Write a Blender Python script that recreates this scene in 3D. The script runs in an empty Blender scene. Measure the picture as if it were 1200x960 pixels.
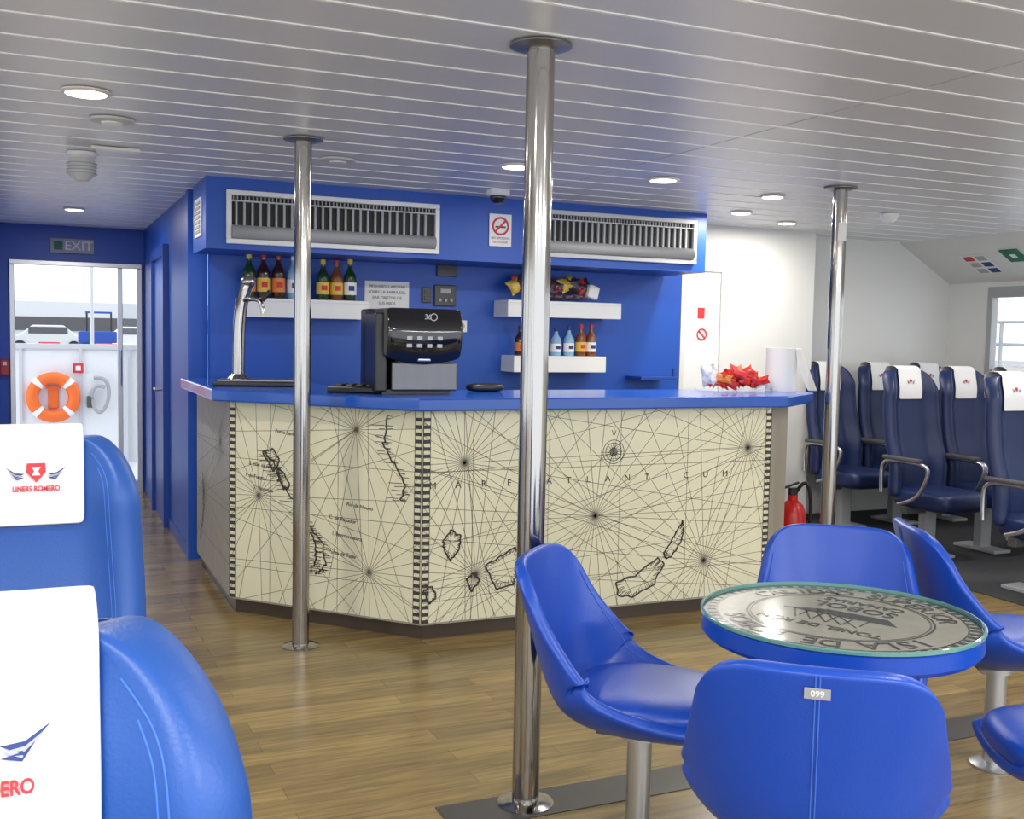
import bpy, math, random, bmesh
from mathutils import Vector, Matrix
random.seed(4)
SC=bpy.context.scene
try: SC.view_settings.view_transform='Standard'
except Exception: pass
pi=math.pi
# ---------------------------------------------------------------- materials
def nd(m,t,**k):
    n=m.node_tree.nodes.new(t)
    for a,b in k.items(): setattr(n,a,b)
    return n
def mat(name,col,rough=.5,metal=0.,noise=0.,nscale=8.,bump=0.,bscale=60.,emit=None,es=1.,trans=0.,alpha=1.,coat=0.,spec=.5,stretch=None):
    m=bpy.data.materials.new(name); m.use_nodes=True
    b=m.node_tree.nodes['Principled BSDF']; L=m.node_tree.links
    b.inputs['Base Color'].default_value=(*col,1); b.inputs['Roughness'].default_value=rough
    b.inputs['Metallic'].default_value=metal; b.inputs['Specular IOR Level'].default_value=spec
    b.inputs['Coat Weight'].default_value=coat
    if trans: b.inputs['Transmission Weight'].default_value=trans
    if alpha<1: b.inputs['Alpha'].default_value=alpha
    if emit: b.inputs['Emission Color'].default_value=(*emit,1); b.inputs['Emission Strength'].default_value=es
    tc=nd(m,'ShaderNodeTexCoord'); mp=nd(m,'ShaderNodeMapping'); L.new(tc.outputs['Object'],mp.inputs[0])
    if stretch: mp.inputs['Scale'].default_value=stretch
    if noise:
        n=nd(m,'ShaderNodeTexNoise'); n.inputs['Scale'].default_value=nscale; n.inputs['Detail'].default_value=5
        L.new(mp.outputs[0],n.inputs['Vector'])
        r=nd(m,'ShaderNodeMapRange'); r.inputs[3].default_value=1-noise; r.inputs[4].default_value=1+noise
        L.new(n.outputs[0],r.inputs[0])
        v=nd(m,'ShaderNodeVectorMath',operation='SCALE'); v.inputs[0].default_value=col
        L.new(r.outputs[0],v.inputs['Scale']); L.new(v.outputs[0],b.inputs['Base Color'])
    if bump:
        n=nd(m,'ShaderNodeTexNoise'); n.inputs['Scale'].default_value=bscale; n.inputs['Detail'].default_value=3
        L.new(tc.outputs['Object'],n.inputs['Vector'])
        bp=nd(m,'ShaderNodeBump'); bp.inputs['Strength'].default_value=bump; bp.inputs['Distance'].default_value=.002
        L.new(n.outputs[0],bp.inputs['Height']); L.new(bp.outputs[0],b.inputs['Normal'])
    return m
M={}
M['blue']=mat('blue_paint',(.011,.085,.46),.42,noise=.05,nscale=3)
M['bluedk']=mat('blue_trim',(.008,.06,.34),.4)
M['counter']=mat('blue_countertop',(.006,.085,.48),.22,coat=.3,noise=.04)
M['leather']=mat('blue_leather',(.006,.060,.42),.34,bump=.25,bscale=220,noise=.05)
M['leather2']=mat('seat_blue_leather',(.016,.085,.36),.42,bump=.25,bscale=220,noise=.05)
M['navy_shaded']=mat('navy_leather_shaded',(.006,.018,.085),.42,bump=.2,bscale=200,noise=.05)  # navy leather, also darkened to stand for dimmer light at the rear seats
M['stitch']=mat('stitching',(.05,.16,.6),.6)
M['white']=mat('white_paint',(.82,.83,.83),.45,noise=.02)
M['wallw']=mat('white_wall_laminate',(.74,.74,.72),.4,noise=.02)
M['cloth']=mat('white_cover_cloth',(.86,.86,.87),.7,bump=.15,bscale=400,noise=.02)
M['steel']=mat('polished_steel',(.40,.38,.36),.12,1.,noise=.05,nscale=4,stretch=(1,1,.2))
M['bsteel']=mat('brushed_steel',(.30,.30,.31),.35,1.,noise=.12,nscale=30,stretch=(.1,1,1))
M['msteel']=mat('machine_steel',(.17,.17,.18),.4,1.,noise=.12,nscale=30,stretch=(1,1,.1))
M['alu']=mat('satin_aluminium',(.55,.56,.58),.35,1.,noise=.04)
M['grey']=mat('grey_plastic',(.38,.39,.40),.5,noise=.03)
M['lgrey']=mat('light_grey_plastic',(.58,.59,.6),.5,noise=.03)
M['dgrey']=mat('dark_grey_plastic',(.08,.08,.085),.5,noise=.03)
M['black']=mat('black_plastic',(.012,.012,.014),.3,noise=.05)
M['gloss']=mat('black_glass',(.008,.008,.012),.06,coat=.5)
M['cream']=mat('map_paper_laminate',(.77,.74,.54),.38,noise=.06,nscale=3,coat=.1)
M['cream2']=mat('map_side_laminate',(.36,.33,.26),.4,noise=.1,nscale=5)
M['ink']=mat('map_ink',(.05,.04,.04),.6)
M['inkl']=mat('map_ink_fine',(.17,.155,.12),.6)
M['tink']=mat('table_ink',(.025,.025,.025),.12,coat=.6)
M['red']=mat('red_paint',(.50,.01,.01),.3)
M['redink']=mat('red_print',(.6,.03,.04),.6)
M['bluink']=mat('navy_print',(.02,.04,.2),.6)
M['orange']=mat('orange_buoy',(.9,.16,.02),.5)
M['green']=mat('green_sign',(.0,.15,.07),.5)
M['lite']=mat('downlight_lens',(.9,.85,.7),.5,emit=(1,.90,.70),es=6)
M['liter']=mat('downlight_ring',(.8,.78,.74),.3)
M['kick']=mat('kick_plate',(.085,.065,.05),.3,.4,noise=.1)
M['grate']=mat('vent_dark',(.03,.03,.032),.7)
M['ceil']=mat('ceiling_panel_metal',(.69,.71,.75),.36,.15,noise=.03,nscale=2)
M['ceils']=mat('ceiling_strip_white',(.96,.96,.96),.3)
M['paper']=mat('paper',(.8,.8,.8),.7,noise=.02)
M['tbl']=mat('table_print_grey',(.27,.26,.215),.12,noise=.25,nscale=14,coat=.4)
M['glassT']=mat('table_glass_edge',(.12,.28,.25),.05,coat=.6)
M['pane']=mat('window_glass',(.85,.95,1.),.02,alpha=.12)
M['acr']=mat('clear_acrylic',(.85,.9,.9),.05,alpha=.25)
M['carpet']=mat('dark_carpet',(.035,.035,.04),.85,noise=.3,nscale=90)
M['strip']=mat('dark_floor_inlay',(.045,.040,.037),.4,noise=.2,nscale=20)
M['dock']=mat('dock_concrete',(.30,.30,.31),.8,noise=.1)
M['amber']=mat('amber_liquor',(.20,.06,.012),.1,coat=.5)
M['brownb']=mat('brown_bottle',(.035,.012,.008),.1,coat=.5)
M['greenb']=mat('green_bottle',(.012,.05,.015),.1,coat=.5)
M['clearb']=mat('clear_blue_bottle',(.25,.45,.65),.08,coat=.5)
M['yellow']=mat('yellow_label',(.75,.50,.06),.45)
M['orl']=mat('orange_label',(.7,.22,.04),.45)
M['bag_r']=mat('red_foil_bag',(.72,.03,.015),.3,noise=.5,nscale=25)
M['bag_y']=mat('yellow_foil_bag',(.65,.45,.06),.3,noise=.7,nscale=35)
M['bag_k']=mat('dark_foil_bag',(.05,.03,.05),.3,noise=.5,nscale=25)
M['pwhite']=mat('print_white',(.85,.85,.85),.5)
def floor_mat():
    m=bpy.data.materials.new('wood_plank_floor'); m.use_nodes=True; L=m.node_tree.links
    b=m.node_tree.nodes['Principled BSDF']
    tc=nd(m,'ShaderNodeTexCoord'); br=nd(m,'ShaderNodeTexBrick')
    br.inputs['Scale'].default_value=1; br.inputs['Brick Width'].default_value=.95; br.inputs['Row Height'].default_value=.10
    br.inputs['Mortar Size'].default_value=.0012; br.inputs['Mortar Smooth'].default_value=.3; br.offset=.37
    br.inputs['Color1'].default_value=(.31,.215,.080,1); br.inputs['Color2'].default_value=(.195,.133,.052,1); br.inputs['Mortar'].default_value=(.12,.083,.033,1)
    L.new(tc.outputs['Object'],br.inputs['Vector'])
    mp=nd(m,'ShaderNodeMapping'); mp.inputs['Scale'].default_value=(1.6,22,1); L.new(tc.outputs['Object'],mp.inputs[0])
    n=nd(m,'ShaderNodeTexNoise'); n.inputs['Scale'].default_value=2.2; n.inputs['Detail'].default_value=7; n.inputs['Distortion'].default_value=.6
    L.new(mp.outputs[0],n.inputs['Vector'])
    r=nd(m,'ShaderNodeMapRange'); r.inputs[1].default_value=.3; r.inputs[2].default_value=.7; r.inputs[3].default_value=.66; r.inputs[4].default_value=1.28; L.new(n.outputs[0],r.inputs[0])
    v=nd(m,'ShaderNodeVectorMath',operation='SCALE'); L.new(br.outputs['Color'],v.inputs[0]); L.new(r.outputs[0],v.inputs['Scale'])
    L.new(v.outputs[0],b.inputs['Base Color']); b.inputs['Roughness'].default_value=.25
    return m
M['wood']=floor_mat()
# ---------------------------------------------------------------- helpers
def E(name,loc=(0,0,0),rz=0.):
    o=bpy.data.objects.new(name,None); o.empty_display_size=.1; SC.collection.objects.link(o); o.location=loc; o.rotation_euler=(0,0,rz); return o
def mk(name,vs,fs,m,par=None,smooth=False,loc=(0,0,0),rot=(0,0,0)):
    me=bpy.data.meshes.new(name); me.from_pydata([tuple(v) for v in vs],[],fs); me.update()
    if smooth:
        for p in me.polygons: p.use_smooth=True
    if m is not None: me.materials.append(m if not isinstance(m,str) else M[m])
    o=bpy.data.objects.new(name,me); SC.collection.objects.link(o); o.location=loc; o.rotation_euler=rot
    if par: o.parent=par
    return o
def bev(o,w,seg=2):
    if w:
        b=o.modifiers.new('b','BEVEL'); b.width=w; b.segments=seg; b.limit_method='ANGLE'
    return o
def box(name,c,s,m,par=None,b=0.,rot=(0,0,0),seg=2):
    x,y,z=s[0]/2,s[1]/2,s[2]/2
    vs=[(i,j,k) for i in(-x,x) for j in(-y,y) for k in(-z,z)]
    fs=[(0,1,3,2),(4,6,7,5),(0,4,5,1),(2,3,7,6),(0,2,6,4),(1,5,7,3)]
    return bev(mk(name,vs,fs,m,par,loc=c,rot=rot),b,seg)
def bx(name,x0,x1,y0,y1,z0,z1,m,par=None,b=0.):
    return box(name,((x0+x1)/2,(y0+y1)/2,(z0+z1)/2),(x1-x0,y1-y0,z1-z0),m,par,b)
def prism(name,poly,z0,z1,m,par=None,b=0.):
    n=len(poly); vs=[(x,y,z0) for x,y in poly]+[(x,y,z1) for x,y in poly]
    fs=[tuple(range(n))[::-1],tuple(range(n,2*n))]+[(i,(i+1)%n,n+(i+1)%n,n+i) for i in range(n)]
    return bev(mk(name,vs,fs,m,par),b)
def lathe(name,prof,m,par=None,loc=(0,0,0),rot=(0,0,0),n=32,smooth=True,caps=True):
    vs=[];fs=[]
    for r,z in prof:
        for i in range(n): a=2*pi*i/n; vs.append((r*math.cos(a),r*math.sin(a),z))
    for k in range(len(prof)-1):
        for i in range(n): j=(i+1)%n; fs.append((k*n+i,k*n+j,(k+1)*n+j,(k+1)*n+i))
    if caps: fs.append(tuple(range(n))[::-1]); fs.append(tuple(range((len(prof)-1)*n,len(prof)*n)))
    o=mk(name,vs,fs,m,par,smooth,loc,rot)
    if smooth:
        e=o.modifiers.new('e','EDGE_SPLIT'); e.split_angle=math.radians(35)
    return o
def cyl(name,p0,p1,r,m,par=None,n=24):
    p0=Vector(p0);p1=Vector(p1);d=p1-p0
    o=lathe(name,[(r,0),(r,d.length)],m,par,n=n)
    o.location=p0;o.rotation_euler=d.to_track_quat('Z','Y').to_euler(); return o
def tube(name,pts,r,m,par=None,cyclic=False,smooth=True,res=3):
    c=bpy.data.curves.new(name,'CURVE'); c.dimensions='3D'; c.bevel_depth=r; c.bevel_resolution=res; c.use_fill_caps=True
    s=c.splines.new('NURBS' if smooth else 'POLY'); s.points.add(len(pts)-1)
    for i,p in enumerate(pts): s.points[i].co=(*p,1)
    if smooth: s.order_u=3; s.use_endpoint_u=not cyclic
    s.use_cyclic_u=cyclic; c.materials.append(M[m]); 
    o=bpy.data.objects.new(name,c); SC.collection.objects.link(o)
    if par:o.parent=par
    return o
def text(name,s,size,m,par,loc,rot,align='CENTER',ext=.0004,sx=1.,off=0.):
    c=bpy.data.curves.new(name,'FONT'); c.body=s; c.size=size; c.align_x=align; c.align_y='CENTER'; c.extrude=ext; c.offset=off; c.materials.append(M[m])
    o=bpy.data.objects.new(name,c); SC.collection.objects.link(o); o.location=loc; o.rotation_euler=rot; o.scale=(sx,1,1)
    if par:o.parent=par
    return o
def grid(name,f,nu,nv,m,par=None,thick=0.,off=-1.,sub=1):
    vs=[f(i/(nu-1),j/(nv-1)) for j in range(nv) for i in range(nu)]
    fs=[(j*nu+i,j*nu+i+1,(j+1)*nu+i+1,(j+1)*nu+i) for j in range(nv-1) for i in range(nu-1)]
    o=mk(name,vs,fs,m,par,True)
    if thick:
        s=o.modifiers.new('s','SOLIDIFY'); s.thickness=thick; s.offset=off
    if sub:
        s=o.modifiers.new('u','SUBSURF'); s.levels=sub; s.render_levels=sub
    return o
def sel(name,c,s,m,par=None,e=.45,e2=.7,n=32,k=16,rot=(0,0,0)):
    def sp(v,p): return math.copysign(abs(v)**p,v)
    vs=[];fs=[]
    for j in range(k+1):
        ph=-pi/2+pi*j/k
        for i in range(n):
            t=2*pi*i/n
            vs.append((s[0]*sp(math.cos(ph),e2)*sp(math.cos(t),e),s[1]*sp(math.cos(ph),e2)*sp(math.sin(t),e),s[2]*sp(math.sin(ph),e2)))
    for j in range(k):
        for i in range(n): q=(i+1)%n; fs.append((j*n+i,j*n+q,(j+1)*n+q,(j+1)*n+i))
    return mk(name,vs,fs,m,par,True,c,rot)
def quads(name,segs,w,m,par,mapf):
    vs=[];fs=[]
    for (a,b) in segs:
        dx,dy=b[0]-a[0],b[1]-a[1]; l=math.hypot(dx,dy)
        if l<1e-5: continue
        nx,ny=-dy/l*w/2,dx/l*w/2; k=len(vs)
        for p in ((a[0]+nx,a[1]+ny),(a[0]-nx,a[1]-ny),(b[0]-nx,b[1]-ny),(b[0]+nx,b[1]+ny)): vs.append(mapf(*p))
        fs.append((k,k+1,k+2,k+3))
    return mk(name,vs,fs,m,par)
# ---------------------------------------------------------------- room shell
CH=2.3; XS=7.35; YB=7.05
bx('floor',-2.3,7.5,-2.2,9.98,-.1,0,'wood')
bx('floor_inlay_trim',1.1,5.0,2.8,2.97,0,.003,'strip')
bx('carpet_floor_trim',5.0,XS,2.0,YB,0,.006,'carpet')
ce=E('ceiling')
bx('ceiling_backing',-2.3,7.5,-2.2,9.98,CH+.012,CH+.1,'white',ce)
P=.25; y=-2.2
vs=[];fs=[];vs2=[];fs2=[]
def addb(vs,fs,x0,x1,y0,y1,z0,z1):
    k=len(vs)
    for i in(x0,x1):
        for j in(y0,y1):
            for q in(z0,z1): vs.append((i,j,q))
    for f in [(0,1,3,2),(4,6,7,5),(0,4,5,1),(2,3,7,6),(0,2,6,4),(1,5,7,3)]: fs.append(tuple(k+a for a in f))
XV=6.75
while y<9.9:
    y1=min(y+P-.016,9.95)
    for x0,x1 in ((-2.25,2.735),(2.745,XV+.05)): addb(vs,fs,x0,x1,y,y1,CH,CH+.012)
    addb(vs2,fs2,-2.25,XV+.05,y1+.002,y1+.014,CH-.003,CH+.012)
    y+=P
mk('ceiling_slats',vs,fs,'ceil',ce); mk('ceiling_strips',vs2,fs2,'ceils',ce)
bx('seam',2.735,2.745,-2.2,9.9,CH+.002,CH+.012,'grey',ce)
bx('wall_corridor',.88,.98,6.9,9.9,0,CH,'blue')
bx('trim_corridor_post',.865,.985,6.86,6.96,0,CH,'blue')
dc=E('door_1',(0,0,0))
for z0,z1,y0,y1 in ((0,1.97,8.02,8.1),(0,1.97,8.86,8.94),(1.97,2.05,8.02,8.94)): bx('frame',.84,.88,y0,y1,z0,z1,'bluedk',dc)
bx('leaf',.865,.88,8.1,8.86,0,1.97,'blue',dc); cyl('handle',(.865,8.2,1.0),(.80,8.2,1.0),.012,'alu',dc); cyl('lever',(.81,8.2,1.0),(.81,8.32,1.0),.01,'alu',dc)
bx('baseboard_corridor',.868,.88,6.96,8.02,0,.08,'bluedk')
bx('wall_bar_back',.98,4.36,6.72,6.82,0,CH,'blue')
so=E('wall_soffit')
bx('soffit_box',.88,4.21,6.2,6.72,1.9,CH,'blue',so)
bx('side_vent',.872,.88,6.35,6.6,1.98,2.2,'white',so)
for i in range(7): bx('side_louver',.866,.873,6.37,6.58,2.0+i*.027,2.015+i*.027,'grey',so)
ew=E('wall_end')
Y0=9.9
bx('lintel',-.5,.98,Y0,Y0+.08,2.0,CH,'blue',ew); bx('jamb_l',-.5,-.19,Y0,Y0+.08,0,2.0,'blue',ew); bx('jamb_r',.86,.98,Y0,Y0+.08,0,2.0,'blue',ew); bx('sill',-.19,.86,Y0,Y0+.08,0,.1,'alu',ew)
bx('wall_corridor_left',-.5,-.42,7.6,9.9,0,CH,'blue')
bx('wall_end_left',-2.3,-.42,7.52,7.6,0,CH,'blue')
d2=E('door_2')
fr=.04
for a in ((-.19,-.19+fr,.1,2.-fr),(.66,.70,.1,2.-fr),(.82,.86,.1,2.-fr),(-.19,.86,2.-fr,2.)): bx('frame',a[0],a[1],9.86,9.93,a[2],a[3],'alu',d2,.004)
bx('leaf_glass',.70,.82,9.89,9.895,.1,1.96,'pane',d2)
cyl('handle',(.68,9.83,.95),(.68,9.83,1.25),.012,'alu',d2)
for zz in (.96,1.24): cyl('handle_mount',(.68,9.83,zz),(.68,9.862,zz),.009,'alu',d2)
wl=E('wall_left')
bx('low',-2.3,-2.2,-2.2,7.6,0,.85,'wallw',wl); bx('high',-2.3,-2.2,-2.2,7.6,1.9,CH,'wallw',wl)
for i in range(5): bx('pier',-2.3,-2.2,-2.2+i*2.4-.15 if i else -2.2,-2.2+i*2.4+.15,.85,1.9,'wallw',wl)
for i in range(4):
    w=E('window_%d'%(i+1)); y0=-2.05+i*2.4
    bx('pane',-2.26,-2.25,y0,y0+2.1,.85,1.9,'pane',w); bx('rail',-2.27,-2.2,y0,y0+2.1,.85,.89,'alu',w)
bx('wall_right_back',4.36,5.62,6.76,6.86,0,CH,'wallw')
d3=E('door_3'); bx('leaf',4.40,4.72,6.735,6.758,.02,1.95,'white',d3,.004)
for a in ((4.365,4.40,0,1.95),(4.72,4.76,0,1.95),(4.365,4.76,1.95,1.99)): bx('frame',a[0],a[1],6.72,6.76,a[2],a[3],'wallw',d3)
bx('notice',4.52,4.58,6.731,6.735,1.60,1.68,'redink',d3)
bx('wall_right_jog',5.54,5.62,6.86,YB,0,CH,'wallw')
bx('wall_far_right',5.62,7.45,YB,YB+.08,0,CH,'wallw')
sw=E('wall_side')
bx('low',XS,XS+.1,-2.2,YB,0,1.2,'wallw',sw); bx('high',XS,XS+.1,-2.2,YB,1.93,CH,'wallw',sw)
for a,b in ((-2.2,-2.),(0.1,.3),(2.2,2.4),(4.3,4.5),(6.62,YB)): bx('pier',XS,XS+.1,a,b,1.2,1.93,'wallw',sw)
for i,(a,b) in enumerate(((-2.,.1),(.3,2.2),(2.4,4.3),(4.5,6.62))):
    w=E('window_%d'%(i+5)); bx('pane',XS+.04,XS+.05,a,b,1.2,1.93,'pane',w)
    for c in ((a,a+.05,1.2,1.93),(b-.05,b,1.2,1.93),(a+.05,b-.05,1.2,1.24),(a+.05,b-.05,1.84,1.93)): bx('frame',XS-.01,XS+.06,c[0],c[1],c[2],c[3],'grey',w)
rl=E('outer_deck_railing',(XS+.6,0,0))
for zz in (.6,.9,1.2,1.45,1.65): cyl('rail',(0,-2.2,zz),(0,9,zz),.015,'grey',rl)
for yy in range(-2,10,1): cyl('stanchion',(0,yy,-.05),(0,yy,1.65),.018,'grey',rl)
bx('walkway',-.5,.2,-2.2,9,-.1,-.05,'lgrey',rl)
zb=1.97
mk('trim_valance',[(XV,-2.2,CH),(XV,YB,CH),(XS,YB,zb),(XS,-2.2,zb),(XV,-2.2,CH+.02),(XV,YB,CH+.02),(XS,YB,zb+.02),(XS,-2.2,zb+.02)],[(0,3,2,1),(4,5,6,7),(0,1,5,4),(2,3,7,6),(0,4,7,3),(1,2,6,5)],'wallw')
sl=math.atan2(CH-zb,XS-XV)
def onv(x): return CH-(x-XV)*math.tan(sl)-.005
sg=E('emergency_sign',(7.02,6.10,onv(7.02))); box('plate',(0,0,0),(.17,.17,.006),'green',sg,rot=(0,sl,0)); box('figure',(0,0,-.004),(.05,.05,.004),'pwhite',sg,rot=(0,sl,0))
sg=E('safety_poster',(7.1,6.48,onv(7.1)))
box('sheet',(0,0,0),(.28,.26,.004),'paper',sg,rot=(0,sl,0))
for i in range(3):
    for j in range(2): box('picture',(-.08+i*.08,-.06+j*.12,-.004+(.08-i*.08)*math.tan(sl)),(.06,.09,.003),['grey','redink','bluink','grey','bluink','grey'][(i*2+j)],sg,rot=(0,sl,0))
# ---------------------------------------------------------------- poles
def pole(x,y,r=.041,lab=False):
    p=E('steel_pole',(x,y,0))
    lathe('tube',[(r,.012),(r,CH-.012)],'steel',p,n=48)
    lathe('base_flange',[(r+.045,.001),(r+.045,.006),(r+.02,.012),(r,.014)],'steel',p,n=48)
    lathe('top_flange',[(r,CH-.02),(r+.02,CH-.018),(r+.05,CH-.010),(r+.05,CH-.005)],'bsteel',p,n=48)
    if lab: box('label',(-.012,-.041,2.05),(.045,.004,.1),'paper',p,rot=(0,0,-.3))
    return p
pole(1.37,2.90,.042);pole(1.10,4.78,.038);pole(4.09,4.73,.04,True)
# ---------------------------------------------------------------- lamps
def dl(x,y,r=.075,pw=9):
    l=E('ceiling_downlight',(x,y,CH))
    lathe('ring',[(r*1.25,-.003),(r*1.25,-.008),(r*1.05,-.014),(r*.95,-.006)],'liter',l)
    lathe('lens',[(r*.95,-.016),(r*.95,-.004)],'lite',l)
    d=bpy.data.lights.new('lamp','AREA'); d.shape='DISK'; d.size=r*1.6; d.energy=pw; d.color=(1,.95,.87)
    o=bpy.data.objects.new('lamp',d); SC.collection.objects.link(o); o.parent=l; o.location=(0,0,-.02)
for q in [(.18,4.24),(.25,6.45),(.27,8.4),(2.22,4.96),(3.09,4.97),(4.32,5.96),(3.99,5.20),(4.96,6.29)]: dl(*q,r=.07 if q[1]<5 else .06,pw=11)
for q in [(0.2,2.0),(2.1,1.3),(3.8,2.9),(5.4,3.3),(-1.4,3.2),(5.6,4.6)]: dl(*q,pw=14)  # extra downlights out of view, added to lift the dim interior
def lp(x,y,sx,sy,pw):  # unseen panel lights behind the camera, added to brighten the room
    l=E('added_fill_panel',(x,y,CH)); box('housing',(0,0,-.012),(sx,sy,.018),'white',l); box('diffuser',(0,0,-.023),(sx-.06,sy-.06,.004),'lite',l)
    d=bpy.data.lights.new('lamp','AREA'); d.shape='RECTANGLE'; d.size=sx-.1; d.size_y=sy-.1; d.energy=pw; d.color=(.95,.98,1)
    o=bpy.data.objects.new('lamp',d); SC.collection.objects.link(o); o.parent=l; o.location=(0,0,-.03)
for q in [(-.9,-.6),(1.2,-1.0),(3.2,-.8),(5.0,-.6)]: lp(*q,1.2,.3,60)
def vent(name,x,y):
    l=E(name,(x,y,CH)); lathe('rim',[(.09,-.003),(.085,-.012),(.05,-.016)],'lgrey',l); lathe('core',[(.05,-.004),(.04,-.022)],'liter',l)
vent('ceiling_speaker',1.38,5.25);vent('ceiling_speaker',.3,4.75)
l=E('smoke_detector',(.22,5.71,CH)); lathe('mount',[(.07,-.003),(.07,-.02),(.055,-.03)],'white',l); lathe('cage',[(.055,-.03),(.065,-.06),(.065,-.11),(.03,-.14)],'lgrey',l)
for i in range(4): lathe('fin',[(.07,-.055-i*.016),(.07,-.06-i*.016)],'grey',l)
l=E('ceiling_strip_lamp',(.36,5.47,CH)); box('case',(0,0,-.012),(.22,.06,.016),'liter',l,.004)
l=E('smoke_detector',(5.18,5.51,CH)); lathe('body',[(.06,-.003),(.06,-.02),(.045,-.045),(.03,-.06)],'white',l)
l=E('dome_camera',(2.5,5.84,CH)); lathe('body',[(.07,-.003),(.07,-.03),(.06,-.04)],'white',l); sel('dome',(0,0,-.045),(.05,.05,.04),'gloss',l,1,1)
# ---------------------------------------------------------------- AC grilles
def ac(x0,x1,z0,z1,y=6.2,fm='white'):
    g=E('air_conditioning_grille'); f=.028
    for a in ((x0,x1,z1-f,z1),(x0,x1,z0,z0+f),(x0,x0+f,z0+f,z1-f),(x1-f,x1,z0+f,z1-f)): bx('frame',a[0],a[1],y-.03,y,a[2],a[3],fm,g,.004)
    bx('backing',x0+f,x1-f,y-.006,y-.001,z0+f,z1-f,'grate',g)
    n=int((x1-x0-2*f)/.045); vs=[];fs=[]
    for i in range(n):
        x=x0+f+.02+i*.045; addb(vs,fs,x,x+.012,y-.026,y-.008,z0+f+.07,z1-f-.035)
    mk('fins',vs,fs,'grey',g)
    vs=[];fs=[]
    for i in range(int((x1-x0-2*f)/.022)):
        x=x0+f+.008+i*.022; addb(vs,fs,x,x+.006,y-.02,y-.008,z1-f-.03,z1-f-.002)
    mk('fine_fins',vs,fs,'grey',g)
    bx('rail',x0+f,x1-f,y-.034,y-.008,z1-f-.036,z1-f-.028,'lgrey',g,.002)
    vs=[];fs=[]
    N=10
    for xx in (x0+f,x1-f):
        for i in range(N+1):
            a=pi*i/N; vs.append((xx,y-.006-.05*math.sin(a),z0+f+.04-.04*math.cos(a)))
    for i in range(N): fs.append((i,i+1,N+2+i,N+1+i))
    fs+= [tuple(range(N+1)),tuple(range(N+1,2*N+2))[::-1]]
    mk('lip',vs,fs,'grey',g,True)
ac(.99,2.26,1.93,2.23);ac(2.90,4.12,1.95,2.25,6.2,'lgrey')
s=E('no_smoking_sign',(2.67,6.193,2.1)); box('plate',(0,0,0),(.15,.006,.2),'pwhite',s)
def ring(name,r0,r1,m,par,loc,rot,n=40):
    vs=[];fs=[]
    for i in range(n):
        a=2*pi*i/n; vs+= [(r0*math.cos(a),r0*math.sin(a),0),(r1*math.cos(a),r1*math.sin(a),0)]
    for i in range(n): j=(i+1)%n; fs.append((2*i,2*i+1,2*j+1,2*j))
    return mk(name,vs,fs,m,par,False,loc,rot)
ring('circle',.045,.058,'redink',s,(0,-.004,.025),(pi/2,0,0)); box('bar',(0,-.0046,.025),(.1,.001,.012),'redink',s,rot=(0,-pi/4,0)); box('cigarette',(0,-.0035,.02),(.07,.001,.012),'black',s)
text('words','NO SMOKING',.02,'black',s,(0,-.004,-.05),(pi/2,0,0)); text('words','NO FUMAR',.02,'redink',s,(0,-.004,-.075),(pi/2,0,0))
ring('no_entry_ring',.034,.045,'redink',d3,(4.56,6.730,1.48),(pi/2,0,0)); box('no_entry_bar',(4.56,6.730,1.48),(.08,.002,.01),'redink',d3,rot=(0,pi/4,0))
s=E('exit_sign',(.30,9.87,2.13)); box('plate',(0,0,0),(.34,.02,.12),'grey',s); text('word','EXIT',.11,'pwhite',s,(.05,-.012,0),(pi/2,0,0)); box('mark',(-.11,-.011,0),(.07,.002,.07),'green',s)
s=E('wall_alarm_box',(-.23,9.869,1.1)); box('case',(0,0,0),(.07,.06,.13),'red',s,.006); box('lens',(0,-.032,.03),(.03,.01,.03),'pwhite',s)
# ---------------------------------------------------------------- bar counter
bar=E('bar_counter')
B,C,D,F_=(.9,5.49),(1.64,4.66),(3.62,4.66),(3.9,4.88)
body=[(.9,6.68),B,C,D,F_,(3.9,5.2),(1.88,5.2),(1.42,5.7),(1.42,6.68)]
prism('carcass',body,.075,1.09,'cream2',bar)
kb=[(.93,6.68),(.93,5.51),(1.66,4.70),(3.6,4.70),(3.86,4.91),(3.86,5.18),(1.9,5.18),(1.44,5.7),(1.44,6.68)]
prism('kick_plate',kb,0.001,.075,'kick',bar)
top=[(.80,6.68),(.80,5.43),(1.585,4.57),(3.66,4.57),(4.10,4.9),(4.10,5.26),(1.95,5.26),(1.47,5.75),(1.47,6.68)]
prism('countertop',top,1.09,1.15,'counter',bar,.008)
class Pan:
    def __init__(s,P0,P1):
        s.P0=Vector(P0);s.P1=Vector(P1);s.e=(s.P1-s.P0).normalized();s.n=Vector((s.e.y,-s.e.x));s.L=(s.P1-s.P0).length;s.rz=math.atan2(s.e.y,s.e.x)
    def m(s,off):
        def f(a,z): p=s.P0+s.e*a+s.n*off; return (p.x,p.y,z)
        return f
def clip(c,a,x0,x1,z0,z1):
    dx,dz=math.cos(a),math.sin(a); t0,t1=0,1e9
    for p,d,l,h in ((c[0],dx,x0,x1),(c[1],dz,z0,z1)):
        if abs(d)<1e-9:
            if p<l or p>h: return None
        else:
            u,v=(l-p)/d,(h-p)/d
            if u>v:u,v=v,u
            t0=max(t0,u);t1=min(t1,v)
    if t1<=t0: return None
    return ((c[0]+dx*t0,c[1]+dz*t0),(c[0]+dx*t1,c[1]+dz*t1))
Z0,Z1=.085,1.085
def segs(pts,closed=False):
    r=list(zip(pts[:-1],pts[1:]))
    if closed: r.append((pts[-1],pts[0]))
    return r
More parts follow.
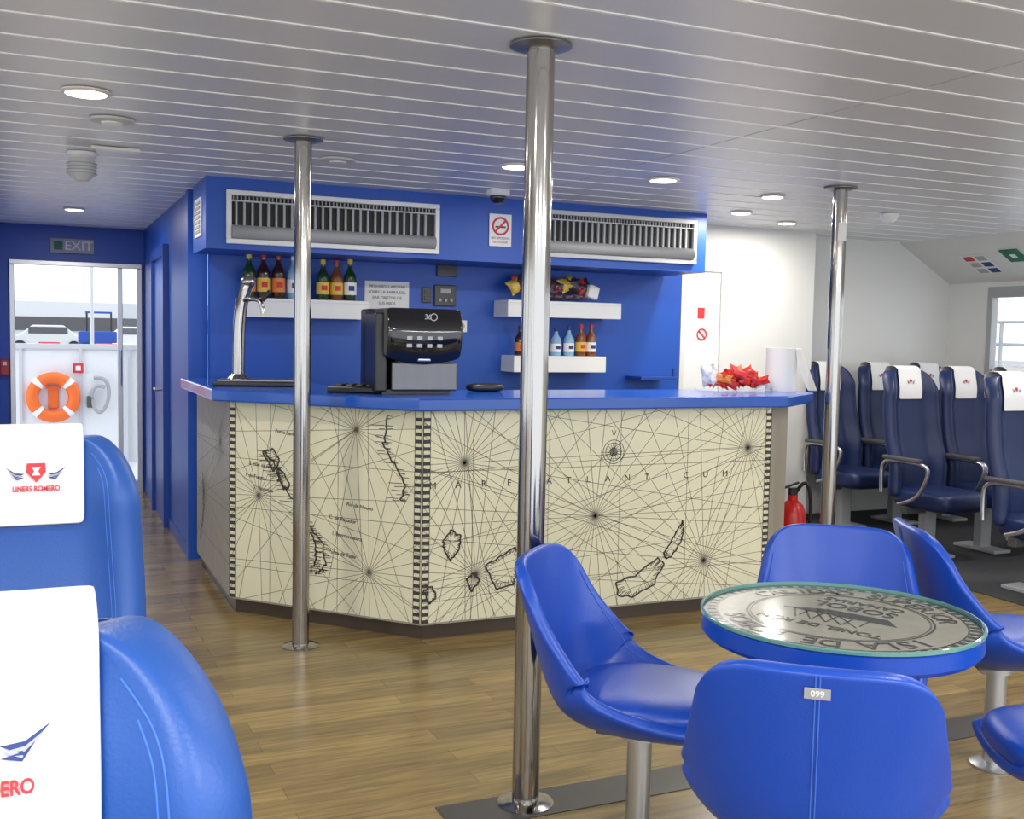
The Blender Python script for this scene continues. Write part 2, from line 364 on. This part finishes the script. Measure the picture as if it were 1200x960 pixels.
def wig(pts,n=6,amp=.012,closed=False):
    out=[]
    pr_=list(zip(pts,pts[1:]+([pts[0]] if closed else [])))
    for a,b in pr_:
        for i in range(n):
            t=i/n; out.append((a[0]+(b[0]-a[0])*t+random.uniform(-amp,amp),a[1]+(b[1]-a[1])*t+random.uniform(-amp,amp)))
    if not closed: out.append(pts[-1])
    return out
def panel(P0,P1,m,centers,coasts,islands,borders,rose=None,nray=32):
    p=Pan(P0,P1); f=p.m(.004)
    mk('map_panel',[f(0,Z0),f(p.L,Z0),f(p.L,Z1),f(0,Z1)],[(0,1,2,3)],m,bar)
    fine=[];ink=[];thick=[];bl=[]
    for ci,c in enumerate(centers):
        for i in range(nray):
            s=clip(c,2*pi*i/nray+.021*(ci+1),0,p.L,Z0,Z1)
            if s: fine.append(s)
    for q in (.25,.55,.8):
        fine.append(((0,q),(p.L,q)))
    for i in range(1,int(p.L/.4)+1): fine.append(((i*.4-.15,Z0),(i*.4-.15,Z1)))
    quads('rhumb_lines',fine,.0024,'inkl',bar,p.m(.0052))
    for co in coasts:
        w=wig(co,8,.010); thick+=segs(w)
        for q in w:
            l=random.uniform(.015,.04); ink.append((q,(q[0]+l,q[1]+random.uniform(-.004,.004))))
            if random.random()<.5: ink.append(((q[0]-.01,q[1]),(q[0]-.01-random.uniform(.03,.08),q[1]+random.uniform(-.003,.003))))
    for isl in islands:
        w=wig(isl,5,.006,True); thick+=segs(w,True)
        cx=sum(q[0] for q in w)/len(w); cz=sum(q[1] for q in w)/len(w)
        for q in w: ink.append((q,(q[0]+(cx-q[0])*.28,q[1]+(cz-q[1])*.28)))
    for b in borders:
        ink+=[((b,Z0),(b,Z1)),((b+.034,Z0),(b+.034,Z1))]
        z=Z0
        while z<Z1-.02: bl.append(((b+.017,z),(b+.017,z+.017))) ; z+=.034
    quads('border_blocks',bl,.034,'ink',bar,p.m(.0062)); quads('coastlines',thick,.008,'ink',bar,p.m(.0064)); 
    if rose:
        cx,cz=rose
        for r in (.06,.045,.02): ink+=segs([(cx+r*math.cos(2*pi*i/24),cz+r*math.sin(2*pi*i/24)) for i in range(24)],True)
        vs=[];fs=[]
        for i in range(16):
            a=2*pi*i/16; l=.085 if i%4==0 else .055; k=len(vs)
            for rr,da in ((l,0),(.015,.25),(.0,0)): vs.append(p.m(.0066)(cx+rr*math.cos(a+da),cz+rr*math.sin(a+da)))
            fs.append((k,k+1,k+2))
        mk('compass_rose',vs,fs,'ink',bar)
        ink+=[((cx,cz+.08),(cx-.012,cz+.11)),((cx,cz+.08),(cx+.012,cz+.11)),((cx,cz+.08),(cx,cz+.125))]
    quads('ink_lines',ink,.003,'ink',bar,p.m(.0058))
    return p
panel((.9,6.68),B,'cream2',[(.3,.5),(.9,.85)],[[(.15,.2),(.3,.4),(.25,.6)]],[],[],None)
pc=panel(B,C,'cream',[(.83,.30),(.18,.62),(.75,.98)],
 [[(.22,.84),(.27,.80),(.30,.74),(.30,.70),(.42,.58),(.46,.50),(.52,.42),(.53,.33),(.50,.27)],[(.93,1.05),(.90,.92),(.96,.84),(1.02,.72),(1.0,.66)],[(.43,.56),(.50,.48),(.57,.40),(.58,.30),(.52,.26)]],
 [[(.20,.84),(.26,.86),(.31,.80),(.27,.75)],[(.30,.76),(.34,.74),(.37,.68),(.33,.66)]],[.0,1.072],None,24)
def lx(px): return math.tan(math.radians(24.13)+math.atan((px-600)/1250))*4.66-1.64
pf=panel(C,D,'cream',[(lx(545),.84),(lx(878),.87),(lx(830),.28),(lx(560),.30),(lx(700),.55)],[],
 [[(lx(521),.47),(lx(530),.52),(lx(541),.49),(lx(540),.42),(lx(530),.38),(lx(523),.42)],
  [(lx(498),.24),(lx(508),.26),(lx(514),.22),(lx(506),.17)],
  [(lx(548),.28),(lx(558),.31),(lx(566),.27),(lx(556),.22)],
  [(lx(572),.34),(lx(590),.38),(lx(606),.42),(lx(614),.34),(lx(604),.24),(lx(585),.22)],
  [(lx(727),.20),(lx(750),.23),(lx(775),.31),(lx(784),.28),(lx(772),.18),(lx(750),.12),(lx(730),.13)],
  [(lx(782),.33),(lx(795),.42),(lx(804),.50),(lx(806),.44),(lx(798),.35),(lx(786),.30)]],[.0,1.944],(lx(720),.87))
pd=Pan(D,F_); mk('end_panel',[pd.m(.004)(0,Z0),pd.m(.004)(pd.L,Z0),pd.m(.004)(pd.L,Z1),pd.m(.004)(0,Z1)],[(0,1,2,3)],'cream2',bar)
for i,ch in enumerate("MARE"):
    X=lx(508+i*30); text('map_letter',ch,.045,'ink',bar,pf.m(.006)(X,.735),(pi/2,0,0))
for i,ch in enumerate("ATLANTICUM"):
    X=lx(645+i*23); text('map_letter',ch,.045,'ink',bar,pf.m(.006)(X,.735),(pi/2,0,0))
for a,z,s in ((.12,.78,'S. Juan de la Palma'),(.10,.72,'I. de Fuego'),(.15,.66,'S. Vincenzo'),(.60,.55,'C. de Boxador'),(.62,.47,'I. Fuerteventura'),(.60,.38,'Punta de Tarfe'),(.28,.95,'Porto Santo'),(.70,.62,'Rio de Nouvo')):
    text('map_caption',s,.026,'ink',bar,pc.m(.006)(a,z),(pi/2,.1,pc.rz),'LEFT')
# ---------------------------------------------------------------- shelves + bottles
def shelf(x0,x1,z0,z1,y0,name='bottle_shelf'):
    s=E(name)
    bx('board',x0,x1,y0,6.719,z1-.02,z1,'white',s,.003); bx('front',x0,x1,y0,y0+.02,z0,z1-.02,'white',s,.003)
    bx('side_l',x0,x0+.02,y0+.02,6.719,z0,z1-.02,'white',s); bx('side_r',x1-.02,x1,y0+.02,6.719,z0,z1-.02,'white',s); return s
shelf(1.13,1.92,1.525,1.64,6.5);shelf(2.86,3.72,1.57,1.68,6.48);shelf(2.92,3.62,1.20,1.31,6.5)
def bottle(x,y,z,h,r,m,cap,label,sp=0):
    b=E('liquor_bottle',(x,y,z+.001))
    lathe('glass',[(r*.9,0),(r,.01),(r,h*.54),(r*.9,h*.62),(r*.45,h*.74),(r*.34,h*.82),(r*.34,h*.9),(r*.4,h*.92)],m,b,n=20)
    lathe('cap',[(r*.42,h*.88),(r*.42,h),(r*.3,h*1.005)],cap,b,n=16)
    lathe('label',[(r*1.02,h*.14),(r*1.02,h*.44)],label,b,n=20)
    box('emblem',(0,-r*1.01,h*.3),(r*.9,.003,h*.12),'redink' if label!='pwhite' else 'bluink',b)
Xs=lambda px:1.15+(px-280)*.0054
for px,m,cap,lab,h in ((287,'greenb','yellow','orl',.27),(303,'brownb','red','yellow',.275),(320,'brownb','red','orl',.28),(337,'clearb','pwhite','pwhite',.27),(371,'greenb','yellow','yellow',.25),(387,'amber','red','yellow',.25),(403,'greenb','yellow','pwhite',.26)):
    bottle(Xs(px),6.58,1.64,h,.040,m,cap,lab)
Xr=lambda px:2.86+(px-588)*.0066
for px,m,cap,lab,h in ((609,'brownb','black','orl',.20),(650,'clearb','bluink','pwhite',.19),(665,'clearb','bluink','pwhite',.2),(679,'amber','red','yellow',.22),(691,'amber','red','pwhite',.22)):
    bottle(Xr(px),6.58,1.31,h,.038,m,cap,lab)
def bag(par,c,s,m,rot):
    def f(u,v,sg=1):
        a=(u-.5)*2;b=(v-.5)*2; t=(1-a**4)*(1-b**4); return (a*s[0]*(1-.15*(1-b*b)),sg*s[1]*t,b*s[2]*(1-.12*(1-a*a)))
    n=9
    vs=[f(i/(n-1),j/(n-1),1) for j in range(n) for i in range(n)]+[f(i/(n-1),j/(n-1),-1) for j in range(n) for i in range(n)]
    fs=[(j*n+i,j*n+i+1,(j+1)*n+i+1,(j+1)*n+i) for j in range(n-1) for i in range(n-1)]
    fs+=[tuple(n*n+q for q in f_[::-1]) for f_ in fs]
    vs=[(x+random.uniform(-.004,.004),y_+random.uniform(-.006,.006),z) for x,y_,z in vs]
    return mk('bag',vs,fs,m,par,True,c,rot)
sb=E('snack_bags',(3.22,6.58,1.692))
for i in range(15): bag(sb,(-.27+i*.038,random.uniform(-.04,.02),.066+random.uniform(0,.06)),(.06,.025,.052),['bag_y','bag_k','bag_k','bag_r','bag_k'][i%5],(random.uniform(-.4,.4),random.uniform(-.8,.8),random.uniform(-.5,.5)))
for i in range(4): bag(sb,(-.05+i*.08,-.06,.022),(.05,.02,.02),'bag_k',(0,0,0))
box('napkin',(.31,-.02,.062),(.09,.05,.09),'paper',sb,.01,(0,.25,.2)); box('carton',(-.24,0,.13),(.1,.03,.05),'redink',sb,.004,(0,-.2,0))
s=E('paper_notice',(2.10,6.716,1.69)); box('sheet',(0,0,0),(.30,.003,.18),'paper',s)
for i,t in enumerate(("PROHIBIDO APOYAR","SOBRE LA BARRA DEL","BAR OBJETOS DE","SUS HIJOS")): text('line',t,.026,'dgrey',s,(0,-.003,.055-.036*i),(pi/2,0,0))
s=E('wall_control_panel',(2.50,6.71,1.70)); box('plate',(0,0,0),(.15,.02,.14),'black',s,.004); box('lcd',(0,-.012,.03),(.07,.004,.03),'grey',s)
for i in range(3): lathe('knob',[(.012,0),(.01,.01)],'grey',s,(-.04+.04*i,-.01,-.03),(pi/2,0,0))
s=E('wall_display',(2.51,6.71,1.865)); box('case',(0,0,0),(.14,.02,.075),'black',s,.004); box('strip',(0,-.011,0),(.09,.002,.015),'dgrey',s)
s=E('light_switch',(2.37,6.71,1.70)); box('plate',(0,0,0),(.06,.016,.1),'black',s,.003)
for i in range(2): box('rocker',(0,-.01,-.02+.04*i),(.035,.006,.025),'dgrey',s,.002)
s=E('light_switch',(2.53,6.71,1.50)); box('plate',(0,0,0),(.07,.016,.12),'black',s,.003); box('rocker',(0,-.01,0),(.035,.006,.05),'alu',s,.002)
s=E('wall_socket',(2.62,6.71,1.5)); box('plate',(0,0,0),(.08,.014,.08),'white',s,.004); lathe('well',[(.022,0),(.022,.004)],'grey',s,(0,-.006,0),(pi/2,0,0))
s=E('wall_ledge',(4.05,6.6,1.16)); box('board',(0,0,0),(.3,.22,.025),'bluedk',s,.004); box('post',(.13,-.09,.04),(.02,.02,.06),'bluedk',s)
# ---------------------------------------------------------------- coffee machine
cm=E('coffee_machine',(1.70,5.04,1.151),math.radians(-4))
box('foot',(0,.02,.01),(.34,.3,.02),'dgrey',cm); box('base',(.035,0,.085),(.33,.30,.14),'msteel',cm,.008); box('drip_grille',(.03,-.12,.156),(.26,.1,.006),'dgrey',cm)
box('rear',(-.0,.13,.21),(.42,.13,.40),'black',cm,.01)
box('side_column',(-.18,-.0,.2),(.06,.28,.38),'black',cm,.008)
box('head',(.02,-.0,.295),(.38,.30,.235),'dgrey',cm,.02,seg=3)
def ff(u,v): return (-.165+.37*u,-.158-.035*math.sin(pi*v)*1-.01, .175+.237*v-.03*math.sin(pi*u)*(1-v)**2)
grid('front_glass',ff,11,9,'gloss',cm,.012,1,2)
for i in range(4):
    for j in range(3):
        box('button',(-.06+i*.05,-.2145+(.005 if j!=1 else 0),.235+j*.036),(.026,.004,.018),'lgrey',cm,.002)
box('spout',(.02,-.16,.172),(.07,.06,.03),'alu',cm,.008)
ring('emblem_ring',.014,.018,'lgrey',cm,(.06,-.2065,.372),(pi/2,0,0)); text('emblem','36',.035,'lgrey',cm,(.03,-.209,.372),(pi/2,0,0))
bt=E('beer_tap',(1.06,5.78,1.151),math.radians(-15))
box('drip_tray',(.03,0,.012),(.44,.26,.024),'black',bt,.006); box('grid',(.03,0,.028),(.40,.22,.008),'bsteel',bt,.002)
lathe('foot',[(.06,.0),(.06,.035),(.035,.06)],'steel',bt,(-.07,0,.0))
tube('column',[(-.07,0,.05),(-.07,0,.2),(-.065,0,.35),(-.05,0,.47),(-.02,0,.55)],.033,'steel',bt)
sel('head',(-.02,-.0,.55),(.04,.04,.035),'steel',bt,1,1)
tube('spout',[(-.04,-.02,.45),(0,-.08,.46),(.06,-.11,.45),(.065,-.11,.38)],.012,'steel',bt)
cyl('handle',(.06,-.11,.45),(.10,-.10,.50),.013,'black',bt)
s=E('cash_tray',(1.47,5.10,1.151),math.radians(-30)); box('tray',(0,0,.015),(.30,.2,.03),'black',s,.006)
for i in range(5): box('key',(-.1+i*.05,0,.034),(.03,.12,.01),'dgrey',s,.002)
s=E('folded_cloth',(2.12,5.08,1.151)); sel('roll',(0,0,.022),(.10,.05,.022),'black',s,.6,.6)
bs=E('snack_packets',(3.60,5.02,1.151))
box('tray',(0.02,0,.007),(.38,.22,.010),'acr',bs,.003)
for i in range(34): 
    a=random.uniform(-.12,.16); h=max(0,1-abs(a-.02)*5.)
    bag(bs,(a,random.uniform(-.07,.05),.048+random.uniform(0,.085)*h),(.058,.014,.026),['bag_r','bag_r','redink','orl','bag_r','redink','bag_r'][i%7],(random.uniform(-.7,.7),random.uniform(-.5,.5),random.uniform(-.8,.8)))
for i in range(4): bag(bs,(-.155+.012*i,random.uniform(-.05,.05),.09),(.04,.02,.065),'acr' if i%2 else 'paper',(random.uniform(-.3,.3),random.uniform(-.3,.3),random.uniform(-1,1)))
bag(bs,(.19,.04,.062),(.05,.03,.04),'yellow',(0,.3,.4)); bag(bs,(.2,-.02,.055),(.045,.02,.03),'paper',(0,-.3,.2))
pr=E('paper_towel_roll',(3.965,5.03,1.151)); lathe('roll',[(.088,0),(.088,.25),(.025,.25),(.025,.0)],'paper',pr,n=40)
def shf(u,v):
    x=.03+u*.075*(1-.1*v)+.075*v*v; w=.25-.245*v
    y_=-.088+.02*u*u*2*(1-v)-.03*v-.02*math.sin(pi*v)*u
    return (x,y_,w)
grid('hanging_sheet',shf,8,10,'paper',pr,.001,0,1)
fx=E('fire_extinguisher',(4.06,5.0,0.001)); lathe('cylinder',[(.075,0),(.08,.02),(.08,.42),(.062,.48),(.028,.51),(.028,.54)],'red',fx); box('valve',(0,0,.56),(.05,.03,.05),'black',fx,.004); box('lever',(-.03,-.01,.60),(.12,.02,.015),'black',fx,.003,(0,-.25,0)); lathe('label',[(.0815,.14),(.0815,.30)],'pwhite',fx)
tube('hose',[(.02,0,.55),(.05,-.05,.66),(.10,-.05,.5),(.095,-.03,.25),(.09,0,.12)],.011,'black',fx)
# ---------------------------------------------------------------- tub chairs
def interp(a,t):
    x=t*(len(a)-1); i=min(int(x),len(a)-2); f=x-i
    g=lambda k:a[max(0,min(len(a)-1,k))]
    p0,p1,p2,p3=g(i-1),g(i),g(i+1),g(i+2)
    return .5*((2*p1)+(-p0+p2)*f+(2*p0-5*p1+4*p2-p3)*f*f+(-p0+3*p1-3*p2+p3)*f**3)
PY=[.25,.17,.04,-.09,-.185,-.232,-.256,-.274,-.290,-.304,-.316]
PZ=[.425,.40,.390,.393,.43,.510,.59,.665,.73,.785,.835]
PW=[.15,.21,.238,.250,.254,.250,.240,.230,.220,.212,.204]
PC=[.035,.055,.09,.13,.155,.155,.125,.09,.068,.055,.045]
def tub(loc,fac,tag=None):
    c=E('tub_chair',(loc[0],loc[1],0),math.atan2(fac[1],fac[0])-pi/2)
    def f(u,t0):
        v=(u-.5)*2; a=abs(v)
        rnd=1-math.sqrt(max(0,1-(max(0,(a-.35)/.65))**2.2))
        t=t0 if t0<=.5 else .5+(t0-.5)*(1-.34*rnd*min(1,(t0-.5)/.5*1.15))
        y=interp(PY,t);z=interp(PZ,t);w=interp(PW,t);cc=interp(PC,t)
        e=.02; ty=interp(PY,min(1,t+e))-interp(PY,max(0,t-e)); tz=interp(PZ,min(1,t+e))-interp(PZ,max(0,t-e)); l=math.hypot(ty,tz); ty/=l;tz/=l
        k=cc*a**2.1; vv=math.sin(v*pi/2*.7)/math.sin(pi/2*.7)
        zf=1. if t<.45 else max(0,1-(t-.45)/.3)
        return (w*vv,y+tz*k,z-ty*k*zf)
    grid('shell',f,25,28,'leather',c,.034,1,2)
    sel('cushion',(0,.03,.447),(.218,.228,.05),'leather',c,.72,.6,48,18)
    pts=[]
    for t in range(9,27):
        q=Vector(f(.5,t/27)); pts.append((q.x,q.y-.0365,q.z))
    for dx in(-.004,.004): tube('seam',[(p[0]+dx,p[1],p[2]) for p in pts],.0014,'stitch',c)
    for sg_ in (-1,1):
        tube('rim_stitch',[tuple(Vector(f(.5+sg_*.44,t/27))+Vector((0,.002,.002))) for t in range(7,24)],.0013,'stitch',c)
    lathe('post',[(.034,.012),(.034,.40)],'alu',c); lathe('collar',[(.05,.33),(.05,.375)],'alu',c); lathe('floor_flange',[(.075,.001),(.075,.008),(.045,.02)],'alu',c)
    box('seat_plate',(0,0,.372),(.2,.2,.02),'dgrey',c)
    cyl('knob_stem',(-.03,.0,.31),(-.10,0,.31),.008,'alu',c); lathe('knob',[(.02,0),(.026,.01),(.026,.02),(.02,.03)],'lgrey',c,(-.10,0,.31),(0,-pi/2,0))
    if tag:
        box('tag',(0,-.3425,.785),(.048,.003,.022),'grey',c,rot=(.24,0,0)); text('tag_number',tag,.017,'pwhite',c,(0,-.3448,.785),(pi/2+.24,0,0),off=.0004)
    return c
tub((1.53,2.50),(.72,-.69))
tub((1.545,1.805),(.64,.77),'099')
tub((2.24,2.52),(-.62,-.78))
tub((2.99,2.58),(.88,-.47))
tub((2.42,1.77),(-.9,.44))
# ---------------------------------------------------------------- table
tb=E('round_bar_table',(1.865,2.10,0)); R=.345
lathe('rim',[(.20,.675),(R-.01,.688),(R,.70),(R,.738),(R-.004,.742)],'leather',tb,n=96)
lathe('print',[(R-.006,.740),(R-.006,.7435)],'tbl',tb,n=96)
lathe('glass_edge',[(R-.002,.7425),(R+.003,.744),(R+.003,.751),(R,.753),(R-.004,.753),(R-.004,.7437)],'glassT',tb,n=96,caps=False)
lathe('post',[(.034,.012),(.034,.68)],'alu',tb); lathe('collar',[(.06,.62),(.06,.676)],'alu',tb); lathe('floor_flange',[(.10,.001),(.10,.008),(.05,.02)],'alu',tb)
zt=.7442; rv=math.radians(205)
for r0,r1 in ((.329,.338),(.304,.308),(.226,.231),(.218,.221)): ring('ring',r0,r1,'tink',tb,(0,0,zt),(0,0,0),96)
vs=[];fs=[]
for i in range(60):
    a0,a1=2*pi*i/60,2*pi*(i+.5)/60;k=len(vs)
    for r,a in ((.309,a0),(.330,a0),(.330,a1),(.309,a1)): vs.append((r*math.cos(a),r*math.sin(a),zt+.0001))
    fs.append((k,k+1,k+2,k+3))
mk('dashes',vs,fs,'tink',tb)
for s,a0,st,rr,sz in (("ISLA DE LOBOS",rv+pi*.38,-.17,.255,.075),("CALIDAD SUPERIOR",rv-pi*.60,-.15,.255,.07)):
    for i,ch in enumerate(s):
        a=a0+st*i; text('letter',ch,sz,'tink',tb,(rr*math.cos(a)*1.03,rr*math.sin(a)*1.03,zt),(0,0,a-pi/2),off=.001)
for k_,(s,yy,sz) in enumerate((("TONEL DE RON",.12,.045),("SOBOL",-.10,.07),("CANARIAS",-.16,.045))): text('words',s,sz,'tink',tb,(-(yy)*math.sin(rv-pi/2),(yy)*math.cos(rv-pi/2),zt),(0,0,rv-pi/2),off=.001)
ship=[]
for i in range(9): ship.append(((-.15+.005*i,.0-.006*i),(.15-.012*i,.0-.006*i+.004)))
for i in range(5): ship.append(((-.08+.04*i,0),(-.08+.04*i,.08-.01*abs(i-2)))); ship.append(((-.08+.04*i,.08),(.0+.03*i,.0)))
ca,sa=math.cos(rv-pi/2),math.sin(rv-pi/2)
quads('ship_drawing',ship,.0045,'tink',tb,lambda a,b:(a*ca-b*sa,a*sa+b*ca,zt))
# ---------------------------------------------------------------- airline seats
def airseat(loc,m,H=1.23,detail=False,W=.205,rz=0.):
    g=E('passenger_seat',(loc[0],loc[1],0),rz)
    rc=.11
    def yb(z): return (z-.45)*.16
    def hw(z):
        w=W-.02*max(0,(z-.8))/.4
        d=z-(H-rc)
        if d>0: w=w-rc+math.sqrt(max(0,rc*rc-d*d))
        return w
    def S(u,z,o=0):
        b=.075*max(0,min(1,(abs(u)-.5)/.5))**1.6 * (1 if z<H-.15 else max(0,(H-z)/.15)**.5)
        b+=.03*math.exp(-((z-.62)/.12)**2)+.018*math.exp(-((z-(H-.12))/.09)**2)
        return (hw(z)*u,yb(z)-b-o,z)
    def f(u,v):
        t=1-(1-v)**1.6
        return S((u-.5)*2,.40+(H-.40)*t)
    grid('backrest',f,17,26,m,g,.085,-1,1)
    sel('seat_cushion',(0,-.22,.40),(.215,.26,.075),m,g,.4,.5)
    CW=.105
    zs=[H-.215,H-.16,H-.12,H-.08,H-.04,H-.005]
    def cv(u,v):
        uu=(u-.5)*2
        k=v*9
        if k<=5:
            i=min(int(k),4);z=zs[i]+(zs[i+1]-zs[i])*(k-i); w_=hw(z); q=S(min(1,CW/max(w_,.01))*uu,z,.009); return (CW*uu,q[1],z)
        yy=yb(H)
        t=(k-5)/4
        if t<.5: a=t*2; return (CW*uu,yy-.026+.125*a,H+.016-.006*abs(a-.5))
        a=(t-.5)*2; return (CW*uu,yy+.105-.01*a,H-.15*a)
    grid('headrest_cover',cv,9,19,'cloth',g,.003,0,1)
    tl=-.13
    def at(x,z): return (x,S(0,z)[1]-.0158,z)
    if detail: text('cover_text','LINERS ROMERO',.0175,'redink',g,at(0,H-.127),(pi/2+tl,0,0),sx=.78,off=.0005)
    zc=H-.088; sc=1.1 if detail else .65
    sh=[(-.018,.018),(.018,.018),(.019,0),(.0,-.022),(-.019,0)]
    mk('crest',[at(x*sc,zc+z*sc) for x,z in sh],[(0,4,3,2,1)],'redink',g)
    sh=[(-.01,.011),(.01,.011),(.004,.002),(.009,-.008),(-.009,-.008),(-.004,.002)]
    if detail: mk('crest_inner',[(p[0],p[1]-.0006,p[2]) for p in [at(x,zc+z) for x,z in sh]],[(0,5,4,3,2,1)],'pwhite',g)
    for sg_ in(-1,1):
        for k in range(3):
            pts=[(sg_*.022*sc,-.004-.005*k),(sg_*.038*sc,-.012-.003*k),(sg_*(.060-.006*k)*sc,.012-.007*k),(sg_*(.040)*sc,-.002-.004*k)]
            mk('wing',[at(x,zc+z) for x,z in pts],[(0,1,2,3)if sg_>0 else(3,2,1,0)],'bluink' if k!=1 else 'grey',g)
    if detail:
        for ins in(.030,.022):
            for sgn in(-1,1):
                L_=[]
                for k in range(24):
                    z=.55+(H-ins-.55)*(k/23)
                    w=hw(min(H,z+ins*.6))-ins
                    if w<.118: break
                    u=w/hw(z) if hw(z)>0 else 0
                    q=S(min(u,1)*sgn,z); L_.append((w*sgn,q[1]-.0005,z))
                tube('piping',L_,.0012,'stitch',g)
    for sx_ in(-1,1):
        x=sx_*.25
        tube('armrest_frame',[(x,.06,.42),(x,.07,.55),(x,.05,.645),(x,-.1,.655),(x,-.30,.65),(x,-.36,.62),(x,-.33,.52),(x,-.25,.40),(x,-.1,.36)],.013,'alu',g)
        box('armrest_pad',(x,-.12,.668),(.042,.34,.028),'dgrey',g,.01)
    box('leg',(0,-.12,.17),(.10,.07,.33),'grey',g,.01); box('foot',(0,-.12,.018),(.16,.36,.022),'grey',g,.004); box('beam',(0,-.12,.32),(.44,.06,.05),'dgrey',g,.006)
    return g
airseat((.0,2.64),'leather2',1.190,True,.190)
airseat((-.055,.90),'leather2',1.180,True,.190)
for q in ((5.56,5.55),(6.08,5.55),(6.60,5.55),(5.80,6.65),(6.33,6.65),(6.86,6.65),(5.30,4.45),(5.83,4.45)): airseat(q,'navy_shaded',1.27)
# ---------------------------------------------------------------- outside
dk=E('ship_deck'); bx('deck_floor',-3,5.5,9.99,12.0,-.1,.02,'white',dk); bx('bulwark',-3,5.5,12.0,12.08,0,1.22,'white',dk); bx('cap_rail',-3,5.5,11.97,12.12,1.22,1.27,'lgrey',dk)
cyl('stanchion',(.55,12.04,1.27),(.55,12.04,2.6),.02,'lgrey',dk)
for xx in (-.15,.42,.9): bx('rib',xx,xx+.03,11.97,12.0,.02,1.22,'lgrey',dk)
lb=E('lifebuoy',(.17,11.93,.72)); 
vs=[];fs=[];n1,n2=48,14
RB=.20
for i in range(n1):
    a=2*pi*i/n1
    for j in range(n2):
        b=2*pi*j/n2; r=RB+.06*math.cos(b); vs.append((r*math.cos(a),.05*math.sin(b),r*math.sin(a)))
for i in range(n1):
    for j in range(n2): fs.append((i*n2+j,((i+1)%n1)*n2+j,((i+1)%n1)*n2+(j+1)%n2,i*n2+(j+1)%n2))
mk('ring',vs,fs,'orange',lb,True)
for q in range(4):
    a=pi/4+q*pi/2; vs=[];fs=[]
    for i in range(5):
        aa=a-.12+.06*i
        for j in range(n2): b=2*pi*j/n2; r=RB+.063*math.cos(b); vs.append((r*math.cos(aa),.053*math.sin(b),r*math.sin(aa)))
    for i in range(4):
        for j in range(n2): fs.append((i*n2+j,(i+1)*n2+j,(i+1)*n2+(j+1)%n2,i*n2+(j+1)%n2))
    mk('band',vs,fs,'pwhite',lb,True)
box('bracket',(0,.05,-.0),(.10,.02,.24),'orange',lb,.01); box('bracket_top',(0,.04,.1),(.14,.02,.03),'orange',lb,.005)
s=E('deck_sign',(.41,11.96,1.02)); box('plate',(0,0,0),(.1,.012,.1),'redink',s); box('pictogram',(0,-.007,0),(.05,.003,.05),'pwhite',s)
hs=E('deck_fire_hose',(.62,11.95,.72)); tube('hose',[(-.06,0,.2),(.06,-.02,.22),(.1,-.02,.0),(.0,-.03,-.2),(-.1,-.02,-.05),(-.05,-.02,.15),(.05,-.02,.1)],.02,'grey',hs); box('valve',(-.1,0,-.05),(.06,.08,.12),'dgrey',hs,.01)
dkg=E('dock_ground'); bx('apron',-60,80,14,160,-.1,.1,'dock',dkg)
def car(x,y,col,s=1.):
    c=E('parked_car',(x,y,.1)); prof=[(-2.1,.3),(-2.1,.8),(-1.3,.95),(-.7,1.45),(.8,1.45),(1.4,.95),(2.1,.8),(2.1,.3)]
    vs=[(p[0],-.8,p[1]) for p in prof]+[(p[0],.8,p[1]) for p in prof]; n=len(prof)
    bev(mk('body',vs,[tuple(range(n)),tuple(range(n,2*n))[::-1]]+[(i,n+i,n+(i+1)%n,(i+1)%n) for i in range(n)],col,c),.06)
    bx('side_glass',-.9,1.0,-.82,.82,1.0,1.35,'dgrey',c)
    for wx in(-1.3,1.3):
        for wy in(-.82,.82): cyl('wheel',(wx,wy-.08,.32),(wx,wy+.08,.32),.32,'black',c)
car(.6,62,'lgrey');car(5.3,66,'white');car(-2.6,70,'bluedk')
fl=E('forklift',(2.7,52,.1)); bx('body',-.9,.7,-.6,.6,.4,1.2,'bluedk',fl,.05); bx('mast',.8,.9,-.4,.4,.1,2.2,'blue',fl); bx('roof',-.6,.5,-.5,.5,2.0,2.08,'bluedk',fl); bx('post_a',-.6,-.52,-.5,-.42,1.2,2.0,'black',fl); bx('post_b',.42,.5,-.5,-.42,1.2,2.0,'black',fl)
for wx in(-.6,.5): cyl('wheel',(wx,-.7,.35),(wx,.7,.35),.35,'black',fl)
tm=E('terminal_building',(0,120,.1)); bx('hall',-30,30,0,12,0,4,'lgrey',tm); bx('glazing',-30,30,-.1,0,1,2.4,'dgrey',tm)
for x,y_ in ((1.9,33),(2.4,34),(.4,35)):
    c=E('traffic_barrier',(x,y_,.1)); bx('panel',-.3,.3,-.05,.05,.15,.9,'redink' if x<2 else 'white',c,.03); bx('feet',-.28,.28,-.25,.25,0,.15,'dgrey',c,.02)
# ---------------------------------------------------------------- world + camera
w=bpy.data.worlds.new('sky_world'); SC.world=w; w.use_nodes=True
nt=w.node_tree; bg=nt.nodes['Background']; bg.inputs[0].default_value=(.87,.93,1,1); bg.inputs[1].default_value=2.3
f=1250;r=math.atan(.0194);p=math.atan(86/1250);th=math.atan(.448)
Fw=Vector((math.sin(th)*math.cos(p),math.cos(th)*math.cos(p),-math.sin(p))); Rt=Vector((math.cos(th),-math.sin(th),0)); Up=Rt.cross(Fw)
R2=Rt*math.cos(r)+Up*math.sin(r); U2=Up*math.cos(r)-Rt*math.sin(r)
mtx=Matrix(((R2.x,U2.x,-Fw.x,0),(R2.y,U2.y,-Fw.y,0),(R2.z,U2.z,-Fw.z,1.44),(0,0,0,1)))
cd=bpy.data.cameras.new('camera'); cd.sensor_width=36; cd.lens=f/1200*36; cd.clip_start=.05; cd.clip_end=300
co=bpy.data.objects.new('camera',cd); SC.collection.objects.link(co); co.matrix_world=mtx; SC.camera=co
